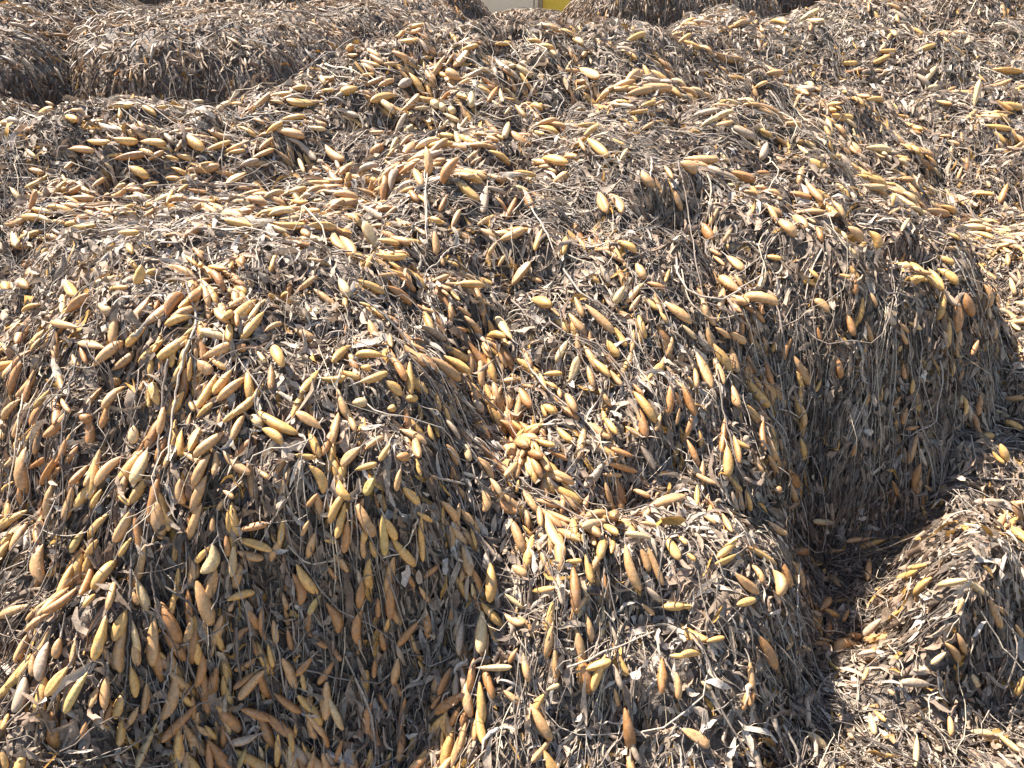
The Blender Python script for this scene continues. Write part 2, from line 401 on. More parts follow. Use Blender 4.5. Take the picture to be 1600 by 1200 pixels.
BIAS = [(-1.3, 2.75, 1, 0.05, 1.0, 0.45, 2.2), (-0.5, 3.1, 0.9, -0.3, 0.5, 0.5, 1.6), (-1.3, 2.25, 1, 0.1, 0.7, 0.16, 2.0), (-0.05, 1.75, 0.75, -0.65, 0.3, 0.35, 2.2),
        (-1.15, 1.5, -0.6, -0.8, 0.4, 0.4, 1.2), (1.0, 2.8, 0.8, -0.6, 0.5, 0.5, 1.2), (0.5, 2.9, 1, 0, 0.6, 0.4, 1.0)]   # how the bundles were laid
def flow_angle(x, y, seed=0):
    gx, gy = grad(x, y)
    nx = fbm(x * 1.7 + 3, y * 1.7, 300, 2) * 2.2 + 0.25; ny = fbm(x * 1.7, y * 1.7 + 8, 310, 2) * 2.2 - 0.25
    k = 0.9 + 0.8 * np.clip(np.hypot(gx, gy) - 0.5, 0, 2)
    vx = -gx * k + nx * 0.75; vy = -gy * k + ny * 0.75
    for cx, cy, dx, dy, sx, sy, w_ in BIAS:
        g_ = w_ * np.exp(-((x - cx) / sx) ** 2 - ((y - cy) / sy) ** 2)
        vx = vx + g_ * dx; vy = vy + g_ * dy
    return np.arctan2(vy, vx)

def steep(x, y):
    gx, gy = grad(x, y); return np.clip(np.hypot(gx, gy) / 1.6, 0, 1)

def trace(x, y, ang, L, K, off, follow, curl, wig):
    """walk over the heap surface; off (N,K) heights above it. Returns C (N,K,3), U (N,K,3)"""
    N = len(x); ds = L / (K - 1)
    C = np.zeros((N, K, 3)); U = np.zeros((N, K, 3))
    x = x.copy(); y = y.copy(); ang = ang.copy()
    for k in range(K):
        n = normal(x, y)
        C[:, k] = np.stack([x, y, T(x, y)], -1) + n * off[:, k, None]; U[:, k] = n
        gx, gy = grad(x, y)
        sl = gx * np.cos(ang) + gy * np.sin(ang)
        h = ds / np.sqrt(1 + sl ** 2)
        x = x + np.cos(ang) * h; y = y + np.sin(ang) * h
        f = flow_angle(x, y)
        d = (f - ang + math.pi) % (2 * math.pi) - math.pi
        ang = ang + d * follow + curl * ds + rng.normal(0, 1, N) * wig
    return C, U

# ------------------------------------------------------------------ piece colours (linear), the kelp's own tints
FL = np.array([(0.51, 0.28, 0.085), (0.44, 0.24, 0.098), (0.36, 0.165, 0.055), (0.50, 0.335, 0.16), (0.36, 0.255, 0.165), (0.41, 0.27, 0.09)])
FLN = {'g': 0, 't': 1, 'o': 2, 'p': 3, 'k': 4, 'e': 5}
BL = np.array([(0.33, 0.25, 0.18), (0.23, 0.165, 0.115), (0.43, 0.355, 0.275), (0.28, 0.19, 0.13), (0.11, 0.082, 0.063), (0.40, 0.22, 0.06), (0.37, 0.315, 0.265)])
ST = np.array([(0.09, 0.07, 0.056), (0.18, 0.135, 0.10), (0.31, 0.25, 0.19), (0.055, 0.046, 0.04), (0.44, 0.35, 0.24)])

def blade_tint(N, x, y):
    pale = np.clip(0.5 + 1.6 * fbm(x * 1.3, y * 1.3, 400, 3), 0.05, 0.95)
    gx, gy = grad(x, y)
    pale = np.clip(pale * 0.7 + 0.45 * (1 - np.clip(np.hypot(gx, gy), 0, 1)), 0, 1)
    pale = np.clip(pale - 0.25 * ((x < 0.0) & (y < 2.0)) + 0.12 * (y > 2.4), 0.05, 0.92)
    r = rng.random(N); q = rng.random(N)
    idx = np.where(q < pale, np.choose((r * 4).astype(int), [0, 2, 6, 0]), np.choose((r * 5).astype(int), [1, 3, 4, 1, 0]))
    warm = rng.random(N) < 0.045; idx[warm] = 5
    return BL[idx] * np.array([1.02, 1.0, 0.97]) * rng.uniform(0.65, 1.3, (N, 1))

def float_tint(N, x, y):
    warm = np.clip(0.5 + 1.3 * fbm(x * 1.1 + 4, y * 1.1, 420, 2) + 0.3 * ((x < -0.1) & (y < 2.1)) - 0.2 * (x > 0.6) - 0.2 * (y > 2.4), 0, 1)
    r = rng.random(N)
    idx = np.where(rng.random(N) < warm, np.choose((r * 5).astype(int), [0, 1, 0, 2, 1]), np.choose((r * 5).astype(int), [3, 4, 1, 0, 1]))
    return FL[idx] * rng.uniform(0.8, 1.15, (N, 1))

# ------------------------------------------------------------------ float body: pointed neck, blunt full end
PROF_T = np.array([0, .05, .14, .27, .42, .58, .72, .84, .93, .985, 1.0])
PROF_R = np.array([.14, .30, .55, .79, .94, 1.0, .98, .86, .63, .32, .04])
PROF_T7 = np.array([0, .10, .30, .55, .78, .94, 1.0]); PROF_R7 = np.array([.14, .45, .83, 1.0, .92, .55, .04])
PROF_T5 = np.array([0, .25, .6, .9, 1.0]); PROF_R5 = np.array([.12, .68, 1.0, .6, .04])

def float_body(A, B, rad, bend, U, pt, pr, M):
    """bodies from neck A to blunt end B -> V (N,K,M,3)"""
    ax = B - A; L = np.linalg.norm(ax, axis=1)
    s = nrm(np.cross(ax, U)); n2 = nrm(np.cross(s, ax))
    C = A[:, None] + ax[:, None] * pt[None, :, None] + (n2 * (bend * L)[:, None])[:, None] * (4 * pt * (1 - pt))[None, :, None]
    Rr = rad[:, None] * pr[None, :]
    return tubes(C, Rr, np.repeat(n2[:, None], len(pt), 1), M)

# ------------------------------------------------------------------ floats read off the photograph (zoomed tiles; neck end then blunt end)
TILES = {
 (0, 0): "595 770 690 825 g50,735 845 660 860 g,815 715 900 740 g,760 720 830 745 g,525 640 640 655 g,405 650 510 655 g,530 735 690 710 o40,685 740 760 700 t,810 700 855 640 t,845 625 945 695 g50,650 655 770 665 g,320 690 440 700 t,120 690 170 735 p,960 690 1065 655 g,1040 700 1120 665 g,1060 705 1135 695 g,1170 730 1270 690 t,1110 770 1200 740 k,1200 690 1265 640 t,1475 468 1325 462 g45,1250 440 1350 430 g,1350 410 1440 410 g,1490 420 1550 420 g,505 490 615 490 g,325 510 385 515 g,725 495 780 495 g,1055 485 1120 480 g,890 470 945 470 p,220 810 115 870 g30,480 750 525 790 p,290 790 345 745 t,280 800 310 850 p,50 870 100 930 p,355 840 415 890 p,425 865 485 825 t,570 965 635 960 g,665 1000 725 960 t,770 950 800 880 g,765 825 840 830 g,820 890 870 855 g,870 875 960 890 o,1140 800 1045 855 g,800 970 900 975 k,720 1000 790 1005 k,860 925 945 935 k,1340 925 1425 930 g,1370 985 1480 975 g45,1265 1030 1420 1040 g40,1420 1045 1560 1055 g40,1180 1050 1040 1015 g45,1420 840 1530 845 g,1510 885 1590 895 k,1505 670 1595 740 t45,1550 810 1600 770 t,1380 730 1410 800 p,550 1075 645 1075 g,170 1000 240 1030 p,240 1020 300 1030 g,340 1045 440 1040 g,1550 1080 1600 1160 t50,135 970 165 880 o,210 470 250 490 t",
 (530, 0): "265 440 145 470 g40,85 405 5 425 g55,105 345 165 345 g,200 295 270 295 t,180 400 255 370 t,275 400 335 370 k55,490 260 435 350 t55,495 300 530 250 t,600 220 530 310 t45,565 370 495 325 t45,375 270 435 265 g,290 510 370 435 t,140 610 210 610 t,440 630 540 640 g,545 620 640 660 g38,425 470 460 495 p45,460 480 490 510 p40,505 490 535 525 p40,612 422 610 495 p42,635 475 700 440 k,745 410 760 470 p,735 400 690 470 o,765 530 800 490 p,830 300 870 300 p38,785 565 765 640 p35,880 600 950 620 g,555 590 595 540 p,460 600 515 550 p,350 500 415 500 p,415 540 450 580 p,140 715 205 675 o45,370 655 297 732 t50,555 728 477 850 o50,600 770 660 730 t,580 750 640 700 t,548 838 648 928 g45,685 862 665 985 k45,825 900 770 1015 o35,400 680 415 810 t45,345 780 385 860 t45,285 890 345 870 g,210 740 250 770 t,40 800 130 840 t,70 750 0 810 t,942 730 1062 758 g50,1145 640 1245 725 g50,990 850 1060 800 t50,965 780 1010 800 t,1400 790 1460 865 t50,1200 890 1245 985 t48,1235 885 1310 985 t45,1300 740 1335 690 p,1465 820 1490 880 t,1505 770 1545 830 t,1550 880 1585 975 t,1100 310 1205 360 t45,1045 320 1110 330 t,1175 485 1270 510 o,1320 440 1460 410 t,1105 580 1200 580 g,1400 600 1460 565 t,1465 560 1560 555 g,1090 420 1145 400 p,1340 370 1390 350 t,1330 190 1420 155 g30,745 1110 860 1060 t45,940 1060 905 1160 g,850 870 900 970 o,1050 1090 1035 1180 g48,640 1040 730 1000 t,180 1150 115 1025 p50,180 1110 280 1130 g,350 1050 400 1085 p,440 1070 450 1180 t42,220 930 170 945 o,100 950 200 1010 k,500 900 465 980 o,520 1050 560 970 t,0 1090 70 1180 t50,730 1120 690 1180 t,1110 640 1140 700 t,720 205 800 200 g,870 185 940 200 g",
 (1060, 0): "175 245 300 275 t,420 100 505 115 g,0 130 85 90 g,0 195 60 155 g,405 340 490 335 t,350 410 415 380 g,535 500 560 440 t,225 460 280 485 p,490 570 570 570 t,710 530 810 545 g45,860 460 950 460 g,1015 530 1080 550 g,1370 490 1395 370 p35,1420 580 1545 600 g40,1320 560 1380 510 t,1485 480 1600 505 g40,1390 525 1535 530 t,1450 320 1600 330 g,1500 450 1580 420 g,245 795 355 835 o50,350 800 425 805 o,515 890 620 920 o40,610 735 690 785 g45,675 715 755 725 g,10 750 85 800 t60,340 620 380 680 p,410 660 385 740 k40,450 630 500 665 t,550 670 600 710 p,700 650 715 700 g,735 650 760 690 g,100 1030 160 1115 o55,465 1025 545 1090 t55,530 1000 595 1055 t50,630 910 740 1000 g,860 815 965 870 g45,930 900 1030 920 g,1105 730 1175 790 o45,1150 970 1255 995 t40,1035 1070 1070 1010 p,785 1050 850 1120 t45,880 1070 925 1160 g45,755 1070 780 1110 p,790 1140 825 1180 p,1230 1145 1350 1165 t,1525 850 1490 940 o,1380 830 1395 780 o,1130 390 1190 310 p,900 290 980 255 g,750 290 830 290 g,1100 240 1190 210 g,930 235 1010 235 g,1140 410 1205 400 p,140 1150 200 1185 t",
 (0, 400): "655 40 628 130 g48,780 45 895 95 t,308 115 355 190 g50,505 150 590 145 g,288 275 290 180 p,300 265 410 175 o,455 220 510 265 p48,100 260 180 225 g,138 280 75 405 o45,250 240 195 330 t,360 330 235 308 t,260 350 255 475 t42,535 270 520 410 t48,660 320 790 220 t,770 275 840 170 o60,690 190 595 300 o,485 425 362 402 t,370 420 400 500 o,428 512 570 395 t50,515 530 620 445 t50,335 455 370 530 t,270 550 300 645 o,100 490 40 640 o50,0 400 45 455 g,230 620 155 700 g30,245 650 250 780 o45,285 660 325 725 t,365 740 420 760 o48,410 745 415 880 o50,470 610 390 700 t,500 580 560 580 g48,735 690 705 585 g50,680 610 690 700 g,760 690 735 830 t40,620 785 615 868 p50,875 905 925 800 g52,1185 205 1072 312 g60,1150 290 1200 225 p,1220 260 1115 385 g55,1065 385 918 345 p50,940 468 1085 405 t50,1090 420 1140 425 o45,1000 240 1060 310 t50,1225 350 1305 315 t,1365 340 1455 390 t50,915 485 985 540 t60,970 475 1045 525 g,1190 440 1230 495 p,1005 545 910 705 g45,1070 530 985 640 g45,1140 560 1005 670 t50,870 660 900 720 t,910 750 985 680 g,1135 685 1030 770 g30,1135 730 1075 850 t,1475 530 1392 635 g45,1485 565 1600 560 g42,1490 800 1370 722 t,1160 735 1215 790 p50,1190 715 1380 825 g58,1215 800 1310 865 g55,1035 905 1160 1010 t48,1090 930 1160 850 o,1365 920 1465 935 g,1195 990 1245 1030 t,1430 970 1500 1100 g50,1470 1100 1420 1160 o,1570 1050 1600 1120 t,572 925 440 1065 t50,660 900 550 1055 g60,680 900 610 1055 p65,695 1010 600 1150 g50,430 1050 345 1165 g48,470 1080 420 1170 g,835 1030 850 1150 t46,125 985 205 935 o42,160 1010 175 1100 k,250 940 190 1060 o,300 965 225 1045 o,300 850 275 940 o,360 880 300 960 o,10 750 12 850 g44,90 740 60 840 t,1030 1085 1080 1120 t,850 910 930 960 t,1040 1120 1005 1180 t,545 1110 600 1150 g",
 (530, 400): "0 105 45 190 p50,85 112 212 172 g45,180 90 275 85 t,225 140 330 230 o50,275 100 350 165 o,470 0 485 45 t,735 50 765 0 t,790 0 815 65 t,795 138 885 28 t48,865 90 940 120 t,860 180 935 165 t,1120 65 1205 125 g,1375 35 1415 105 t45,1320 140 1275 220 p42,1410 125 1330 215 t,1395 180 1345 255 t,1280 240 1360 300 t,1210 40 1255 130 k,1530 60 1510 120 g,1485 260 1520 310 g,800 385 728 280 p45,550 235 610 280 t,1140 225 1275 355 t45,1275 330 1330 415 g38,1240 390 1295 465 g50,1090 190 1130 280 t,1060 390 1003 492 p,1065 590 1105 465 p42,380 320 490 390 k45,478 412 610 490 g45,482 462 610 540 g45,540 330 590 350 o,620 340 680 400 k,210 465 75 460 g,0 530 95 565 g38,95 583 225 538 g40,215 575 290 645 g42,310 660 360 660 g42,60 680 130 680 p50,225 710 262 700 g38,100 515 150 520 g35,735 585 835 570 t,835 650 820 760 t50,835 610 890 700 o48,745 760 815 850 o45,935 750 940 880 o42,945 690 1010 730 g42,935 690 960 745 g,1010 795 1080 860 g38,1070 760 1150 810 k,1150 510 1180 610 t,1255 530 1310 600 t,1360 590 1410 650 o,1400 535 1440 620 t40,1430 570 1500 500 g50,1385 705 1422 840 o48,1325 790 1395 835 g,1535 585 1520 740 o40,1555 630 1590 700 o,1490 730 1465 810 t,1360 925 1260 888 o,1225 955 1380 1000 o35,1225 955 1137 1070 k55,1220 1010 1310 1015 t,1395 880 1460 985 k50,960 895 1060 945 o,1355 1080 1440 1115 t,0 1040 50 1130 g50,98 885 8 975 t50,120 895 205 835 t,235 870 185 950 g,265 930 320 930 o48,75 990 175 960 g,165 1015 120 1110 e50,285 985 265 1090 t,295 1070 370 1150 g42,585 870 605 950 p35,490 750 560 850 k,415 780 435 850 g,620 670 660 720 k48,665 1085 672 1185 t45,850 1080 920 1190 t50",
 (1060, 400): "160 0 215 45 t,225 0 300 65 t45,285 168 190 95 t55,260 85 300 150 t,210 150 190 240 t40,85 145 130 210 o,355 140 395 272 o35,410 155 460 215 g,605 60 650 105 g,700 262 632 200 t45,580 105 640 135 g,745 85 800 100 g,400 0 480 15 g,1075 30 1150 115 g50,1195 0 1280 35 g,1160 60 1230 160 g40,1200 60 1295 130 g45,970 230 1005 320 k45,1065 305 1125 340 p,1020 310 1065 355 t,1030 350 1060 410 t,1295 200 1290 355 o45,1330 170 1360 280 o45,785 270 815 370 o,890 170 920 230 t,82 445 155 612 t45,75 520 85 610 t,160 470 210 595 t35,245 425 275 540 t50,170 330 240 380 t,240 355 315 400 t45,330 340 345 410 t,15 590 80 740 o40,20 320 85 385 p,215 750 200 910 o38,225 880 230 1020 g50,250 600 280 700 t45,395 760 405 900 o32,415 920 455 1020 t35,255 830 285 960 o,270 1060 300 1180 t35,315 1085 335 1180 g,250 1090 270 1180 k,510 985 560 1070 o45,350 920 395 1000 t,445 1080 478 1085 o38,40 850 95 970 o35,735 470 750 565 o35,1040 500 1050 570 o,530 380 490 480 o,645 330 660 390 o,565 600 570 680 g20,660 575 635 630 g,820 870 800 930 o,1030 650 1000 690 o,1060 700 1040 780 o,1115 790 1050 800 o,1400 640 1385 740 o30,1330 838 1458 830 g,1600 802 1512 765 g35,1490 870 1520 950 g40,1455 905 1510 960 g,1510 660 1600 655 t,1535 100 1560 180 p,1465 710 1535 745 p,990 1040 1015 1110 o,1140 1060 1175 1090 t,1290 590 1320 530 o,1390 390 1360 460 o",
 (0, 800): "200 150 195 325 t60,215 0 175 150 o55,270 230 225 305 g,385 85 325 190 e,455 125 395 225 g,338 240 268 410 g45,425 240 370 385 o48,540 218 425 360 g60,440 380 385 440 g,530 315 495 455 t48,600 0 530 140 t72,620 0 650 180 o40,985 25 980 90 t,875 200 880 330 t55,970 160 900 240 g,985 150 935 285 p68,1080 155 1073 300 p45,1095 125 1260 180 g42,1098 180 1222 215 t48,1110 85 1240 55 o,1000 258 960 408 t55,868 355 880 548 o48,812 350 790 485 g32,940 430 955 570 t32,632 315 685 458 p55,585 450 525 598 g50,585 525 558 745 t55,610 500 645 655 p48,620 600 640 710 t45,715 490 705 715 t65,615 370 640 430 t,280 580 255 680 t46,125 570 70 700 t65,225 600 180 785 k55,150 660 148 760 t,350 590 330 710 t38,315 715 210 855 g46,115 755 65 930 k60,408 738 300 935 e45,500 750 485 915 t46,455 810 415 910 t,572 825 535 960 g50,515 890 485 975 o,605 715 628 860 g45,678 790 660 938 t50,640 900 590 990 t,805 755 750 965 t60,570 945 552 1085 g46,912 893 745 1068 o50,728 972 630 1190 p55,930 640 905 812 o46,1050 410 1180 370 g,1080 420 1060 460 t,1372 240 1472 378 g50,1355 285 1395 430 o55,1485 380 1430 478 e38,1510 420 1570 560 o55,1265 500 1280 610 t34,1165 530 1085 605 o,1200 530 1230 590 o,1240 610 1265 720 g28,1330 540 1350 640 o,1425 560 1515 630 o,1185 675 1085 735 o,1180 740 1080 820 o,1225 732 1105 870 t50,1445 670 1370 760 o,1395 740 1410 825 g25,1545 690 1470 800 o,1535 620 1580 690 o,1270 840 1395 930 o50,1225 930 1370 1045 o52,1110 910 1250 965 o45,1195 1030 1060 1070 k42,1490 1000 1520 1090 o,1140 1090 1100 1190 e,1430 40 1395 110 t,1500 130 1570 140 g,1550 195 1600 270 g,1515 250 1560 315 o,400 970 375 1050 o,40 930 10 1010 g,5 1110 30 1190 g",
 (530, 800): "200 10 212 205 e52,215 30 265 130 g45,380 20 388 230 g36,360 0 430 45 g,40 40 20 190 o55,105 110 115 215 t,140 130 170 210 g,0 205 40 280 t,105 315 90 445 o,230 300 235 498 o55,180 400 180 490 o,300 270 350 350 o,370 345 415 415 t,465 245 395 300 o,105 450 90 615 o46,190 550 210 640 o,365 508 270 622 o40,400 450 410 585 o,520 440 520 505 o,572 505 555 665 k42,615 260 660 350 o,625 672 600 835 o42,637 722 800 718 p38,825 630 785 700 o,520 720 460 850 o,470 850 425 910 o,590 842 442 935 o50,605 890 570 1000 o,560 900 515 990 o,640 912 675 1085 g48,630 960 625 1060 o,255 775 290 855 o,180 840 230 920 o,150 880 130 1030 o,292 1000 275 1160 o42,165 680 160 770 o,800 250 870 295 t45,960 0 1045 175 t50,1045 230 1125 225 g,890 365 1000 350 g,1010 285 1035 430 k46,1325 150 1395 365 t50,1395 170 1435 275 t45,1430 160 1500 340 t36,1515 115 1575 220 g50,1440 120 1322 98 p32,1415 345 1490 415 k,1400 425 1460 475 t,1490 440 1600 435 g50,765 470 860 515 t40,1130 730 1260 690 g,1235 660 1172 828 g50,1530 665 1600 668 g,760 825 840 890 t,985 1038 890 1158 t50,960 825 1020 800 p,1560 740 1570 870 t,1350 1040 1400 1170 k40,1225 1010 1290 1050 k,1390 50 1470 70 t",
 (1060, 800): "272 118 180 212 g,270 195 170 242 g,320 160 455 245 g36,262 285 372 378 t50,335 245 390 330 t,440 270 470 390 t60,490 240 520 350 o45,270 430 358 405 g40,0 435 65 440 g,8 515 135 592 g50,105 660 0 672 g40,375 575 455 728 o58,130 600 215 580 g,500 640 530 600 t,330 690 345 820 t32,320 830 300 920 o,350 820 330 900 o,15 1005 145 1088 t55,590 850 600 990 k40,410 40 505 105 t,725 50 622 42 p,885 215 875 315 t32,1110 268 1012 308 g,1150 245 1060 260 g,690 465 685 590 o40,790 450 760 510 t,765 580 850 575 o36,940 495 850 580 k40,830 662 915 645 k,690 685 740 730 e,570 615 615 640 p,880 720 855 780 t,600 1020 680 1090 p58,770 1000 810 1050 t,885 930 910 1030 p36,905 920 960 970 g,970 820 1000 850 p,1105 1040 1098 1180 p42,1238 650 1170 705 p,1230 605 1295 695 t,1440 400 1495 540 t46,1460 430 1525 475 t,1360 750 1390 810 p38,1345 312 1200 340 p42,1350 320 1435 385 p42,1290 470 1320 400 t,1350 1015 1460 1030 p38,1480 1030 1580 1110 p45,1575 20 1512 82 g36,1600 760 1565 850 g,1290 560 1325 650 t,1560 520 1600 580 t,1250 940 1260 1040 t,1165 800 1030 790 k,120 20 175 60 t,40 190 80 225 g,0 110 40 150 g,100 780 155 820 p",
}
hero = []
for (ox, oy), s in TILES.items():
    for it in s.split(','):
        f = it.split(); wd = f[4][1:]
        a = [float(q) for q in f[:4]]
        k = 540 / 1600
        L = math.hypot(a[2] - a[0], a[3] - a[1])
        hero.append((ox + a[0] * k, oy + a[1] * k, ox + a[2] * k, oy + a[3] * k, float(wd) * k if wd else 0, FLN[f[4][0]], L * k))
hero.sort(key=lambda h: -h[6] * (h[4] or h[6] * 0.36))
HU = np.array([h[:4] for h in hero]); HW = np.array([h[4] for h in hero]); HC = np.array([h[5] for h in hero])
NH = len(hero)
lift = rng.uniform(0.022, 0.034, NH)
HA = cast(HU[:, 0], HU[:, 1], lift); HB = cast(HU[:, 2], HU[:, 3], lift)
_, _, dA = project(HA); _, _, dB = project(HB)
# hold the length to what the picture shows: damp jumps in depth between the two ends
jump = np.abs(dA - dB) > 0.13; near_ = np.minimum(dA, dB); dA_, dB_ = np.where(jump, near_ + 0.01, dA), np.where(jump, near_ + 0.01, dB)
dm = (dA_ + dB_) / 2; pxl = np.hypot(HU[:, 2] - HU[:, 0], HU[:, 3] - HU[:, 1]); flat = pxl * dm / FPX
lim = 0.55 * flat + 0.01
dd = np.clip((dB_ - dA_) / 2, -lim, lim)
HA = CAM + (HA - CAM) * ((dm - dd) / dA)[:, None]; HB = CAM + (HB - CAM) * ((dm + dd) / dB)[:, None]
HL = np.linalg.norm(HB - HA, axis=1); HA = HB + (HA - HB) * np.minimum(1, 0.135 / HL)[:, None]; HL = np.minimum(HL, 0.135)
HR = np.where(HW > 0, HW * dm / FPX / 2, flat * rng.uniform(0.14, 0.17, NH))
HR = np.clip(HR * 0.95, 0.006, 0.0185)
HMID = (HA + HB) / 2

# ------------------------------------------------------------------ labels
def heap_of(P):
    i = int(owner(np.array([P[0]]), np.array([P[1]]))[0])
    return i if i < len(HEAPS) else 7
def place(P):
    u, v, _ = project(np.array(P)); i = heap_of(P)
    return i, float(u), float(v)
BOX = {}
def spot(i, u, v):
    b = BOX[i]
    a = (u - b[0]) / max(b[1] - b[0], 1); c = (v - b[2]) / max(b[3] - b[2], 1)
    r = ['upper', 'middle', 'lower'][min(2, max(0, int(c * 3)))]
    q = ['left', 'centre', 'right'][min(2, max(0, int(a * 3)))]
    if r == 'middle' and q == 'centre': return 'middle of the ' + HEAPS[i][1]
    if q == 'centre': return f'{r} middle of the ' + HEAPS[i][1]
    if r == 'middle': return f'{q} side of the ' + HEAPS[i][1]
    return f'{r} {q} of the ' + HEAPS[i][1]
def settle_labels(items, group):
    """items: (object, base label, u, v); twins are told apart by place in the photo, larger sets share the label"""
    d = {}
    for o, l, u, v in items: d.setdefault(l, []).append((o, u, v))
    for l, g in d.items():
        if len(g) == 1: g[0][0]['label'] = l
        elif len(g) <= 9:
            us = [q[1] for q in g]; vs = [q[2] for q in g]
            if max(us) - min(us) > max(vs) - min(vs): g.sort(key=lambda q: q[1]); side = 'left'
            else: g.sort(key=lambda q: q[2]); side = 'top'
            for (o, _, _), t in zip(g, ('first', 'second', 'third', 'fourth', 'fifth', 'sixth', 'seventh', 'eighth', 'ninth')): o['label'] = f'{l}, {t} from {side}'
        else:
            for o, _, _ in g: o['label'] = l
        for o, _, _ in g: o['group'] = group
def tilt_word(u0, v0, u1, v1):
    a = math.degrees(math.atan2(v1 - v0, u1 - u0)) % 180
    return 'lying level' if a < 22 or a > 158 else ('leaning right' if a < 68 else ('upright' if a < 112 else 'leaning left'))

# ------------------------------------------------------------------ the setting
gm = make_mesh('ground', [(-70, -30, GROUND - 0.05), (70, -30, GROUND - 0.05), (70, 110, GROUND - 0.05), (-70, 110, GROUND - 0.05)], [(0, 1, 2, 3)],
               plain_noise_mat('packed_sand', (0.16, 0.13, 0.10), (0.30, 0.26, 0.21), 9, 0.9), smooth=False)
g = link('ground', gm); g['kind'] = 'structure'; g['label'] = 'sandy yard ground under the kelp heaps'

# ------------------------------------------------------------------ heap cores
heaps = []
for i, (lab, short, domes) in enumerate(HEAPS):
    cx = np.mean([d[0] for d in domes]); cy = np.mean([d[1] for d in domes])
    e = link('kelp_heap', None); e.location = (cx, cy, GROUND)
    e['label'] = lab; e['category'] = 'heap'; e['group'] = 'heaps of dried kelp in the yard'
    heaps.append(e)
    G, k_ = (NEAR, 2) if i < NNEAR else (FARG, 1)
    X = G.X[::k_, ::k_]; Y = G.Y[::k_, ::k_]; Z = G.T[::k_, ::k_]; own = G.own[::k_, ::k_]
    nx, ny = X.shape; idx = np.arange(nx * ny).reshape(nx, ny)
    keep = own[:-1, :-1] == i
    if i >= NNEAR:
        keep = (own[:-1, :-1] == i) | (own[1:, 1:] == i) | (own[1:, :-1] == i) | (own[:-1, 1:] == i)
    elif i == 7: keep = keep | (own[:-1, :-1] == len(HEAPS))
    F = np.stack([idx[:-1, :-1], idx[1:, :-1], idx[1:, 1:], idx[:-1, 1:]], -1)[keep]
    if len(F) == 0: continue
    used = np.unique(F); remap = np.full(nx * ny, -1); remap[used] = np.arange(len(used))
    V = np.stack([X, Y, Z - 0.004], -1).reshape(-1, 3)[used] - np.array([cx, cy, GROUND])
    link('packed_core', make_mesh('packed_core', V, remap[F], M_CORE), e)

# ------------------------------------------------------------------ generate the tangle
NB, NS, NFR = 58000, 5000, 1050
stuff = {i: {'blade': [], 'stem': [], 'float': []} for i in range(len(HEAPS))}
def home(C):
    o = owner(C[:, 0], C[:, 1]); return np.where(o < len(HEAPS), o, 7)

# --- near blades: curled ribbons
x, y = pick(PN, WN, NB, 0.014)
L = rng.lognormal(math.log(0.052), 0.40, NB); K = 6
base = np.abs(rng.normal(0, 0.013, NB)) + 0.001
lift_ = rng.random(NB) ** 3 * 0.022
tt = np.linspace(0, 1, K)
off = base[:, None] + lift_[:, None] * np.abs(tt - rng.random((NB, 1)))
ang = flow_angle(x, y) + rng.normal(0, 1, NB) * (0.8 + 0.8 * (1 - steep(x, y)))
C, U = trace(x, y, ang, L, K, off, 0.08, rng.normal(0, 14, NB), 0.32)
Wd = rng.lognormal(math.log(0.0050), 0.5, NB)[:, None] * np.array([.25, .8, 1, .95, .65, .12]) * rng.uniform(0.75, 1.25, (NB, K))
Wd = np.minimum(Wd, 0.0105)
tw = rng.uniform(-1.2, 1.2, NB)[:, None] + rng.normal(0, 1.3, NB)[:, None] * tt
BC, BU, BW, BTW, BF = C, U, Wd, tw, rng.normal(0, 0.55, (NB, 1)) * np.ones((1, K))
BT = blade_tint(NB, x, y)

# --- near stems: long thin strands that drape downhill
x, y = pick(PN, WN, NS, 0.014); K2 = 11
L = rng.lognormal(math.log(0.24), 0.5, NS)
tt2 = np.linspace(0, 1, K2)
off = rng.uniform(0.002, 0.028, NS)[:, None] + 0.014 * np.sin(tt2[None] * rng.uniform(2, 9, (NS, 1)) + rng.uniform(0, 6, (NS, 1))) * rng.random((NS, 1)) + (rng.random((NS, 1)) ** 4) * 0.05 * np.sin(math.pi * tt2)
off = np.maximum(off, 0.001)
ang = flow_angle(x, y) + rng.normal(0, 1, NS) * (0.2 + 0.7 * (1 - steep(x, y)))
SC, SU = trace(x, y, ang, L, K2, off, 0.12, rng.normal(0, 6.0, NS), 0.24)
SR = rng.lognormal(math.log(0.0012), 0.38, NS)[:, None] * np.linspace(1.1, 0.75, K2) * rng.uniform(0.85, 1.2, (NS, K2))
STT = ST[rng.choice(5, NS, p=[.26, .30, .26, .08, .10])] * rng.uniform(0.8, 1.25, (NS, 1))

# --- ropes: strands that lie together and drape downhill in one bundle
NR, PER, KR = 480, 6, 14
x0_, y0_ = pick(PN, WN, NR, 0.014); a0_ = flow_angle(x0_, y0_) + rng.normal(0, 0.35, NR); c0_ = rng.normal(0, 1.3, NR); l0_ = rng.uniform(0.3, 0.8, NR)
rp = lambda q: np.repeat(q, PER)
n = NR * PER
x = rp(x0_) + rng.normal(0, 0.010, n); y = rp(y0_) + rng.normal(0, 0.010, n)
off = np.maximum(0.001, rng.uniform(0.004, 0.030, (n, 1)) + 0.008 * np.sin(np.linspace(0, 1, KR)[None] * rng.uniform(3, 14, (n, 1)) + rng.uniform(0, 6, (n, 1))))
RC, RU = trace(x, y, rp(a0_) + rng.normal(0, 0.10, n), rp(l0_) * rng.uniform(0.6, 1.1, n), KR, off, 0.10, rp(c0_) + rng.normal(0, 1.2, n), 0.13)
RR = rng.lognormal(math.log(0.0014), 0.4, n)[:, None] * np.linspace(1.15, 0.7, KR) * rng.uniform(0.8, 1.25, (n, KR))
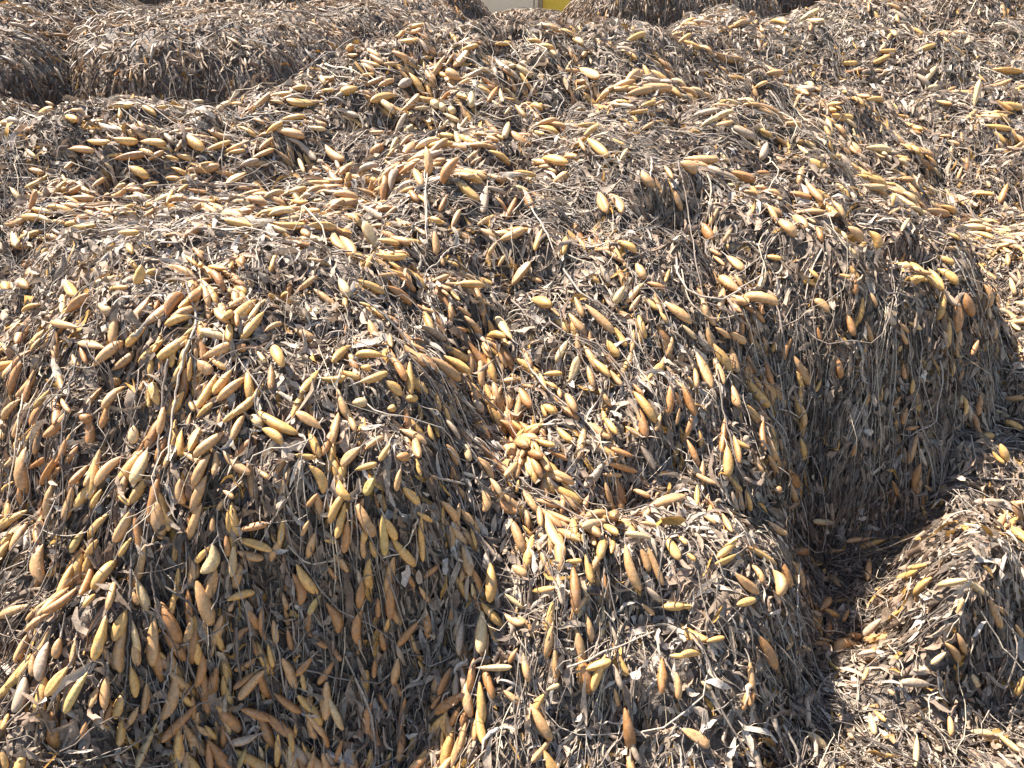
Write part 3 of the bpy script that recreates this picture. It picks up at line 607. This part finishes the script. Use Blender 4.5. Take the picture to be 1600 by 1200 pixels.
RT = ST[rp(rng.choice(5, NR, p=[.22, .34, .30, .08, .06]))] * rng.uniform(0.7, 1.35, (n, 1))
put_later = [(RC, RR, RU, KR, RT)]

# --- fronds: a stem with floats set along it
x, y = pick(PN, WN, NFR, 0.014)
dens = 0.42 + 2.0 * fbm(x * 1.2, y * 1.2 + 6, 500, 2) + 0.2 * (x < 0.2) + 0.5 * ((x < 0.05) & (y < 2.0))
kp = (rng.random(NFR) < np.clip(dens, 0.08, 1)) & ~((y < 1.35) & (x > 0.0)) ; x = x[kp]; y = y[kp]; n = len(x); K3 = 16
L = rng.uniform(0.3, 0.75, n)
off = rng.uniform(0.012, 0.03, (n, 1)) * np.ones((1, K3))
FC, FU = trace(x, y, flow_angle(x, y) + rng.normal(0, .3, n), L, K3, off, 0.2, rng.normal(0, 1.2, n), 0.08)
FRR = rng.uniform(0.0014, 0.0022, n)[:, None] * np.linspace(1.1, .8, K3)
FRT = ST[rng.choice(5, n, p=[.4, .35, .2, .05, 0])]
fa, fb, fu = [], [], []
for k in range(1, K3 - 1):
    sel = rng.random(n) < np.clip(L / K3 / 0.044, 0.2, 0.97)
    t = nrm(FC[sel, k + 1] - FC[sel, k - 1]); s = nrm(np.cross(t, FU[sel, k])); m = sel.sum()
    side = rng.choice([-1, 1], m)[:, None] * np.tan(rng.uniform(0.08, 0.58, m))[:, None]
    d = nrm(t + s * side + FU[sel, k] * rng.normal(0.02, 0.16, m)[:, None])
    st_ = steep(FC[sel, k, 0], FC[sel, k, 1])[:, None]
    d = nrm(d + st_ * np.array([0, 0, -0.5]))
    l = rng.normal(0.074, 0.019, m).clip(0.035, 0.12)[:, None]
    a = FC[sel, k] + d * 0.008 + FU[sel, k] * 0.004
    fa.append(a); fb.append(a + d * l); fu.append(FU[sel, k])
# --- loose floats between them
NL = 950
x, y = pick(PN, WN, NL, 0.014)
dens = 0.4 + 1.3 * fbm(x * 1.5, y * 1.5 + 2, 510, 2) + 0.4 * ((x < 0.05) & (y < 2.0)) - 0.3 * ((x > 0.7) & (y < 2.1))
kp = rng.random(NL) < np.clip(dens, 0.12, 1); x = x[kp]; y = y[kp]; n2_ = len(x)
u_ = normal(x, y); p = np.stack([x, y, T(x, y)], -1) + u_ * rng.uniform(0.004, 0.022, n2_)[:, None]
an = flow_angle(x, y) + rng.normal(0, 0.55, n2_)
gx, gy = grad(x, y); d = nrm(np.stack([np.cos(an), np.sin(an), gx * np.cos(an) + gy * np.sin(an)], -1) + u_ * rng.normal(0, 0.18, n2_)[:, None])
l = rng.normal(0.07, 0.019, n2_).clip(0.03, 0.11)[:, None]
fa.append(p); fb.append(p + d * l); fu.append(u_)
FA = np.concatenate(fa); FB = np.concatenate(fb); FUu = np.concatenate(fu)
# keep clear of the floats read from the photo
mid = (FA + FB) / 2
far_ok = np.ones(len(mid), bool)
for c in range(0, len(mid), 500):
    dd_ = np.linalg.norm(mid[c:c + 500, None] - HMID[None], axis=2).min(1); far_ok[c:c + 500] = dd_ > 0.035
FA, FB, FUu = FA[far_ok], FB[far_ok], FUu[far_ok]
NFl = len(FA); FLn = np.linalg.norm(FB - FA, axis=1)
FRad = FLn * rng.uniform(0.105, 0.155, NFl); FBend = rng.normal(0, 0.08, NFl)
FTint = float_tint(NFl, FA[:, 0], FA[:, 1])

# --- the 300 that show largest are things of their own
def shown(C, wd):
    u, v, d = project(C); inn = ((u > 15) & (u < 1585) & (v > 15) & (v < 1185)).mean(1)
    ln = np.hypot(np.diff(u, axis=1), np.diff(v, axis=1)).sum(1)
    return np.where(inn > 0.8, ln * wd / d.mean(1), 0)
bs = shown(BC, BW.mean(1)) * (0.3 + np.clip((BC - np.stack([BC[..., 0], BC[..., 1], T(BC[..., 0], BC[..., 1])], -1))[..., 2].mean(1) / 0.02, 0, 2))
btop = np.argsort(-bs)[:300]
hgt = SC[..., 2] - T(SC[..., 0], SC[..., 1])
ss = shown(SC, SR.mean(1)) * (0.2 + np.clip(hgt.mean(1) / 0.02, 0, 2))
stop = np.argsort(-ss)[:230]

bm_ = np.ones(NB, bool); bm_[btop] = False
sm_ = np.ones(NS, bool); sm_[stop] = False

def put_stuff(kind, V, faces_fn, tint, hm):
    for i in range(len(HEAPS)):
        s = hm == i
        if s.any(): stuff[i][kind].append((V[s], faces_fn, np.broadcast_to(tint[s][:, None, None], V[s].shape)))

BV = ribbons(BC, BW, BU, BTW, BF)
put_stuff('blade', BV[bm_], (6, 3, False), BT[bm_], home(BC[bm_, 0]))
SV = tubes(SC, SR, SU, 3)
put_stuff('stem', SV[sm_], (K2, 3, True), STT[sm_], home(SC[sm_, 0]))
for c_, r_, u__, k_, t_ in put_later: put_stuff('stem', tubes(c_, r_, u__, 3), (k_, 3, True), t_, home(c_[:, 0]))
FV = tubes(FC, FRR, FU, 3)
put_stuff('stem', FV, (K3, 3, True), FRT, home(FC[:, 0]))
FLV = float_body(FA, FB, FRad, FBend, FUu, PROF_T7, PROF_R7, 7)
ax_ = FLV.mean(2, keepdims=True); FLV = ax_ + (FLV - ax_) * (1 + rng.normal(0, 1, (NFl, 7, 7, 1)) * np.where(rng.random((NFl, 1, 1, 1)) < 0.3, 0.16, 0.04))   # some shrivelled
put_stuff('float', FLV, (7, 7, True), FTint, home(mid[far_ok]))
NI = min(300, NH)
if NH > NI:
    hv = float_body(HA[NI:], HB[NI:], HR[NI:], rng.normal(0, .05, NH - NI), normal(HMID[NI:, 0], HMID[NI:, 1]), PROF_T, PROF_R, 9)
    put_stuff('float', hv, (11, 9, True), FL[HC[NI:]] * rng.uniform(.88, 1.12, (NH - NI, 1)), home(HMID[NI:]))

# --- far heaps: the same kelp, coarser
NFB, NFF, NFS = 30000, 2400, 2600
x, y = pick(PF, WF, NFB, 0.02)
C, U = trace(x, y, flow_angle(x, y) + rng.normal(0, 1.1, NFB), rng.uniform(0.06, 0.15, NFB), 4, rng.uniform(0.002, 0.04, (NFB, 4)), 0.1, rng.normal(0, 6, NFB), 0.2)
V = ribbons(C, rng.uniform(0.004, 0.009, (NFB, 1)) * np.array([.4, 1, .9, .2]), U, rng.uniform(-1.2, 1.2, (NFB, 1)) + rng.normal(0, 1, (NFB, 1)) * np.linspace(0, 1, 4), np.zeros((NFB, 4)))
put_stuff('blade', V, (4, 3, False), blade_tint(NFB, x, y) * np.array([0.80, 0.73, 0.66]), home(C[:, 0]))
x, y = pick(PF, WF, NFF, 0.02)
u_ = normal(x, y); an = flow_angle(x, y) + rng.normal(0, .45, NFF); gx, gy = grad(x, y)
d = nrm(np.stack([np.cos(an), np.sin(an), gx * np.cos(an) + gy * np.sin(an)], -1) + u_ * rng.normal(0, 0.18, NFF)[:, None])
A = np.stack([x, y, T(x, y)], -1) + u_ * rng.uniform(0.005, 0.04, NFF)[:, None]; l = rng.uniform(0.06, 0.12, NFF)
V = float_body(A, A + d * l[:, None], l * rng.uniform(.07, .13, NFF), rng.normal(0, .05, NFF), u_, PROF_T5, PROF_R5, 5)
ft = float_tint(NFF, x, y) * 0.35 + blade_tint(NFF, x, y) * 0.5
put_stuff('float', V, (5, 5, True), ft, home(A))
x, y = pick(PF, WF, NFS, 0.02)
C, U = trace(x, y, flow_angle(x, y) + rng.normal(0, .3, NFS), rng.uniform(0.2, 0.6, NFS), 9, rng.uniform(0.01, 0.045, (NFS, 1)) * np.ones((1, 9)), 0.15, rng.normal(0, 2, NFS), 0.12)
V = tubes(C, rng.uniform(0.0016, 0.003, (NFS, 1)) * np.ones((1, 9)), U, 3)
put_stuff('stem', V, (9, 3, True), ST[rng.choice(5, NFS)], home(C[:, 0]))

names = {'blade': ('loose_blades', M_BLADE), 'stem': ('loose_stems', M_STEM), 'float': ('small_floats', M_FLOAT)}
for i, e in enumerate(heaps):
    for kind, parts in stuff[i].items():
        if not parts: continue
        Vs, Fs, Ts, base_i = [], [], [], 0
        for V, (K_, M_, cl), tint in parts:
            Vs.append(V.reshape(-1, 3)); Ts.append(tint.reshape(-1, 3)); Fs.append(strip_faces(len(V), K_, M_, cl) + base_i); base_i += V.size // 3
        V = np.concatenate(Vs) - np.array(e.location)
        o = link(names[kind][0], make_mesh(names[kind][0], V, np.concatenate(Fs), names[kind][1], np.concatenate(Ts)), e)
        o['kind'] = 'stuff'

# ------------------------------------------------------------------ single floats, each with its stalk and some with a withered blade
for i in range(NI):
    h = heap_of(HMID[i]); u, v, _ = project(HMID[i])
    b = BOX.setdefault(h, [u, u, v, v]); b[0] = min(b[0], u); b[1] = max(b[1], u); b[2] = min(b[2], v); b[3] = max(b[3], v)
for q in (BC[btop].mean(1), SC[stop].mean(1)):
    for P in q:
        h = heap_of(P); u, v, _ = project(P)
        b = BOX.setdefault(h, [u, u, v, v]); b[0] = min(b[0], u); b[1] = max(b[1], u); b[2] = min(b[2], v); b[3] = max(b[3], v)

def unit_float(seed, bend, lump):
    r = np.random.default_rng(seed); M = 14
    pt = np.linspace(0, 1, 15) ** np.linspace(1.0, 1.0, 15)
    pt = 0.5 - 0.5 * np.cos(pt * math.pi) * 1.0
    pr = np.interp(pt, PROF_T, PROF_R)
    a = np.arange(M) / M * 2 * math.pi
    rid = 1 + lump * (0.035 * np.sin(3 * a + r.uniform(0, 6)) + 0.03 * np.sin(5 * a + r.uniform(0, 6)))[None] * np.sin(math.pi * pt)[:, None] + r.normal(0, 0.006 * lump, (15, M))
    V = np.zeros((15, M, 3))
    V[..., 0] = (pr[:, None] * rid) * np.cos(a); V[..., 1] = (pr[:, None] * rid) * np.sin(a); V[..., 2] = pt[:, None]
    V[..., 0] += bend * 4 * (pt * (1 - pt))[:, None]
    return make_mesh('float_body', V, strip_faces(1, 15, M, True), M_FLOAT_O)
BODY = [unit_float(s, b, l) for s, b, l in ((1, 0.0, 1), (2, 0.25, 1.5), (3, -0.35, 1), (4, 0.5, 2), (5, 0.12, 2.6), (6, -0.15, 0.6), (7, 0.9, 1.5), (8, -0.8, 2), (9, 0.3, 4.5), (10, 0.0, 6))]
def unit_stalk(seed):
    r = np.random.default_rng(seed); K_ = 7; t = np.linspace(0, 1, K_)
    c = np.zeros((1, K_, 3)); c[0, :, 2] = -t * 0.03; c[0, :, 0] = 0.012 * t ** 2 * r.normal(0, 1) ; c[0, :, 1] = 0.012 * t ** 2 * r.normal(0, 1)
    V = tubes(c, np.linspace(0.0022, 0.0012, K_)[None], np.tile(np.array([1.0, 0.1, 0]), (1, K_, 1)), 6)
    return make_mesh('stalk', V, strip_faces(1, K_, 6, True), M_STEM_O)
STALK = [unit_stalk(s) for s in range(5)]
def unit_tip(seed):
    r = np.random.default_rng(seed); K_ = 7; t = np.linspace(0, 1, K_)
    c = np.zeros((1, K_, 3)); c[0, :, 2] = t * 0.035; c[0, :, 0] = 0.02 * t ** 2 * r.normal(0, 1); c[0, :, 1] = 0.02 * t ** 2 * r.normal(0, 1)
    V = ribbons(c, np.array([[.0015, .004, .0055, .006, .005, .003, .0006]]), np.tile(np.array([1.0, 0.1, 0]), (1, K_, 1)), r.uniform(-1, 1) + r.normal(0, 1.5) * t[None], np.full((1, K_), r.normal(0, .6)))
    return make_mesh('withered_blade', V, strip_faces(1, K_, 3, False), M_BLADE_O)
TIP = [unit_tip(s) for s in range(5)]
CW = ['golden', 'tan', 'rust', 'cream', 'dusty', 'olive']
items = []
for i in range(NI):
    ax = Vector(HB[i] - HA[i]); Lf = ax.length
    q = ax.to_track_quat('Z', 'Y') @ Matrix.Rotation(rng.uniform(0, 6.28), 4, 'Z').to_quaternion()
    o = link('kelp_float', BODY[rng.integers(0, len(BODY))])
    r = float(HR[i])
    o.matrix_world = Matrix.Translation(HA[i]) @ q.to_matrix().to_4x4() @ Matrix.Diagonal((r, r * rng.choice([0.95, 0.9, 0.85, 0.7]), Lf, 1))
    c = FL[HC[i]] * rng.uniform(0.88, 1.14); o.color = (*c, 1); o['category'] = 'kelp float'
    inv = Matrix.Diagonal((1 / r, 1 / r, 1 / Lf, 1))
    s = link('stalk', STALK[rng.integers(0, 5)], o); s.matrix_parent_inverse = Matrix(); s.matrix_basis = inv @ Matrix.Translation((0, 0, 0.002))
    s.color = (*ST[rng.choice([0, 1, 2])], 1)
    if rng.random() < 0.3:
        t = link('withered_blade', TIP[rng.integers(0, 5)], o); t.matrix_basis = inv @ Matrix.Translation((0, 0, Lf - 0.002)); t.color = (*BL[rng.choice([0, 2, 3])], 1)
    h, u, v = place(HMID[i]); asp = HR[i] * 2 / HL[i]
    shape = 'plump' if asp > 0.42 else ('slender' if asp < 0.28 else ('large' if HL[i] > 0.105 else 'small' if HL[i] < 0.075 else ''))
    lab = ' '.join(f"{shape} {CW[HC[i]]} float {tilt_word(*HU[i])}, {spot(h, u, v)}".split())
    items.append((o, lab, u, v))
settle_labels(items, 'kelp floats on the heaps')

# ------------------------------------------------------------------ single blades and stems
BWN = ['brown', 'umber', 'bleached', 'brown', 'blackish', 'amber', 'grey']
def tone(c, tab, words):
    return words[int(np.argmin(np.linalg.norm(tab - c, axis=1)))]
items = []
for i in btop:
    c0 = BC[i, 0]
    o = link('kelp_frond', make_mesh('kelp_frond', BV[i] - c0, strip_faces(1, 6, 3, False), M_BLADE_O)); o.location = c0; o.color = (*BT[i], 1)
    o['category'] = 'kelp frond'
    u, v, _ = project(BC[i]); h, mu, mv = place(BC[i].mean(0))
    ln = np.linalg.norm(np.diff(BC[i], axis=0), axis=1).sum(); sz = 'long' if ln > 0.12 else ('broad' if BW[i].max() > 0.009 else 'curled')
    items.append((o, f"{sz} {tone(BT[i], BL, BWN)} frond {tilt_word(u[0], v[0], u[-1], v[-1])}, {spot(h, mu, mv)}", mu, mv))
settle_labels(items, 'dried kelp fronds on the heaps')

STEMS = [  # long stems read off the photograph, photo points, radius mm, tint
 ("690 190,680 215,668 260,665 300,668 380", 2.4, 2), ("813 548,834 582,854 609,901 643,932 677,948 717", 2.6, 2),
 ("638 552,675 596,699 636,739 690,786 724,827 761,888 798,918 813,955 836", 2.6, 1), ("206 845,203 901,203 969,199 1036,194 1104", 2.4, 0),
 ("236 881,241 935,253 982,263 999", 2.0, 1), ("270 990,268 1043,253 1080", 2.0, 2), ("294 992,294 1036,285 1090,287 1120", 1.8, 1),
 ("270 1009,304 1004,338 989,358 972", 1.8, 2), ("34 616,27 680,14 765,10 798", 1.8, 4), ("189 290,280 289,449 290", 1.3, 2),
 ("817 294,834 334,854 361,868 398", 2.6, 2), ("665 236,663 287,667 371", 2.2, 2), ("598 871,628 864,645 837,653 810", 1.8, 4),
 ("888 1043,952 1016,1023 986", 2.2, 2), ("935 1131,969 1127,1009 1151", 2.0, 2), ("1384 1002,1411 1036,1408 1057", 1.8, 2),
 ("880 420,908 460,945 478,975 510,1000 545", 2.8, 2), ("290 440,310 500,285 560,270 640,262 720", 3.0, 2), ("262 560,252 640,245 720,235 800", 2.6, 1),
 ("1065 420,1075 470,1110 500,1160 490", 1.8, 4), ("1370 520,1372 560,1365 600", 1.8, 1), ("1250 880,1244 940,1252 1000,1246 1060", 2.2, 2),
 ("700 560,735 600,790 650,830 720", 2.4, 1), ("120 560,100 640,96 700,100 780", 2.2, 0), ("930 530,1010 640,1030 700", 1.8, 1),
 ("1060 250,1075 330,1085 400,1100 470", 2.2, 1), ("1120 560,1130 640,1150 720,1180 790", 2.2, 1), ("560 460,610 500,660 560,690 600", 2.6, 3),
]
items = []; nsi = 0
def add_stem(C, Rr, Uu, tint, M=6):
    global nsi
    c0 = C[0].copy()
    V = tubes(C[None], Rr[None], Uu[None], M)[0] - c0
    o = link('kelp_strand', make_mesh('kelp_strand', V, strip_faces(1, len(C), M, True), M_STEM_O)); o.location = c0; o.color = (*tint, 1)
    o['category'] = 'kelp strand'
    u, v, _ = project(C); h, mu, mv = place(C.mean(0)); ln = np.linalg.norm(np.diff(C, axis=0), axis=1).sum()
    bend = np.linalg.norm(C[-1] - C[0]) / ln
    sz = ('long' if ln > 0.32 else 'short' if ln < 0.2 else 'thin') + (' straight' if bend > 0.93 else ' curled' if bend < 0.7 else ' bent')
    items.append((o, f"{sz} {tone(tint, ST, ['dark', 'brown', 'grey', 'black', 'straw'])} strand {tilt_word(u[0], v[0], u[-1], v[-1])}, {spot(h, mu, mv)}", mu, mv))
for s, rmm, ti in STEMS:
    pts = np.array([[float(q) for q in p.split()] for p in s.split(',')])
    t0 = np.linspace(0, 1, len(pts)); tn = np.linspace(0, 1, 6 * (len(pts) - 1) + 1)
    uu = np.interp(tn, t0, pts[:, 0]); vv = np.interp(tn, t0, pts[:, 1])
    for _ in range(3):
        uu[1:-1] = (uu[:-2] + uu[2:] + 2 * uu[1:-1]) / 4; vv[1:-1] = (vv[:-2] + vv[2:] + 2 * vv[1:-1]) / 4
    P = cast(uu, vv, np.full(len(uu), 0.036))
    _, _, dp = project(P); ds_ = dp.copy()
    for _ in range(12): ds_[1:-1] = (ds_[:-2] + ds_[2:] + 2 * ds_[1:-1]) / 4
    P = CAM + (P - CAM) * (ds_ / dp)[:, None] + rng.normal(0, 0.0012, P.shape)
    add_stem(P, rmm / 1000 * np.linspace(1.15, 0.8, len(P)) * rng.uniform(0.85, 1.15, len(P)), normal(P[:, 0], P[:, 1]), ST[ti] * rng.uniform(.85, 1.15))
for i in stop: add_stem(SC[i], SR[i], SU[i], STT[i], 5)
settle_labels(items, 'dried kelp strands on the heaps')

# ------------------------------------------------------------------ the wall behind the yard
def box(x0, x1, y0, y1, z0, z1):
    V = np.array([(x, y, z) for x in (x0, x1) for y in (y0, y1) for z in (z0, z1)], float)
    F = [(0, 1, 3, 2), (4, 6, 7, 5), (0, 4, 5, 1), (2, 3, 7, 6), (0, 2, 6, 4), (1, 5, 7, 3)]
    return V, F
wall = link('building_wall', None); wall.location = (0, 14, GROUND)
wall['label'] = 'beige panelled building wall behind the far heaps'; wall['category'] = 'wall'
M_WALL = plain_noise_mat('beige_panel', (0.85, 0.62, 0.38), (0.88, 0.66, 0.42), 3, 0.6)
M_YEL = plain_noise_mat('yellow_paint', (0.85, 0.50, 0.04), (0.88, 0.54, 0.05), 4, 0.5)
M_POST = plain_noise_mat('brown_post', (0.30, 0.19, 0.08), (0.36, 0.24, 0.11), 6, 0.6)
def bpart(name, b, mat, parent):
    V, F = box(*b); return link(name, make_mesh(name, V, F, mat, smooth=False), parent)
xs = [-9, -7.2, -5.4, -3.6, -1.8, 0.36, 0.44]
for a, b in zip(xs[:-1], xs[1:]): bpart('panel', (a + 0.008, b - 0.008, 0, 0.12, 0, 3.0), M_WALL, wall)
bpart('door_post', (0.442, 0.50, -0.04, 0.12, 0, 2.6), M_POST, wall)
bpart('yellow_door', (0.505, 1.55, 0.02, 0.10, 0.05, 2.5), M_YEL, wall)
for a, b in ((1.6, 3.4), (3.4, 5.2), (5.2, 7.0), (7.0, 9.0)): bpart('panel', (a + 0.008, b - 0.008, 0, 0.12, 0, 3.0), M_WALL, wall)
bpart('lintel', (0.442, 1.6, 0.0, 0.12, 2.605, 3.0), M_WALL, wall)
bpart('backing', (-9.0, 9.0, 0.125, 0.3, 0, 3.0), M_POST, wall)
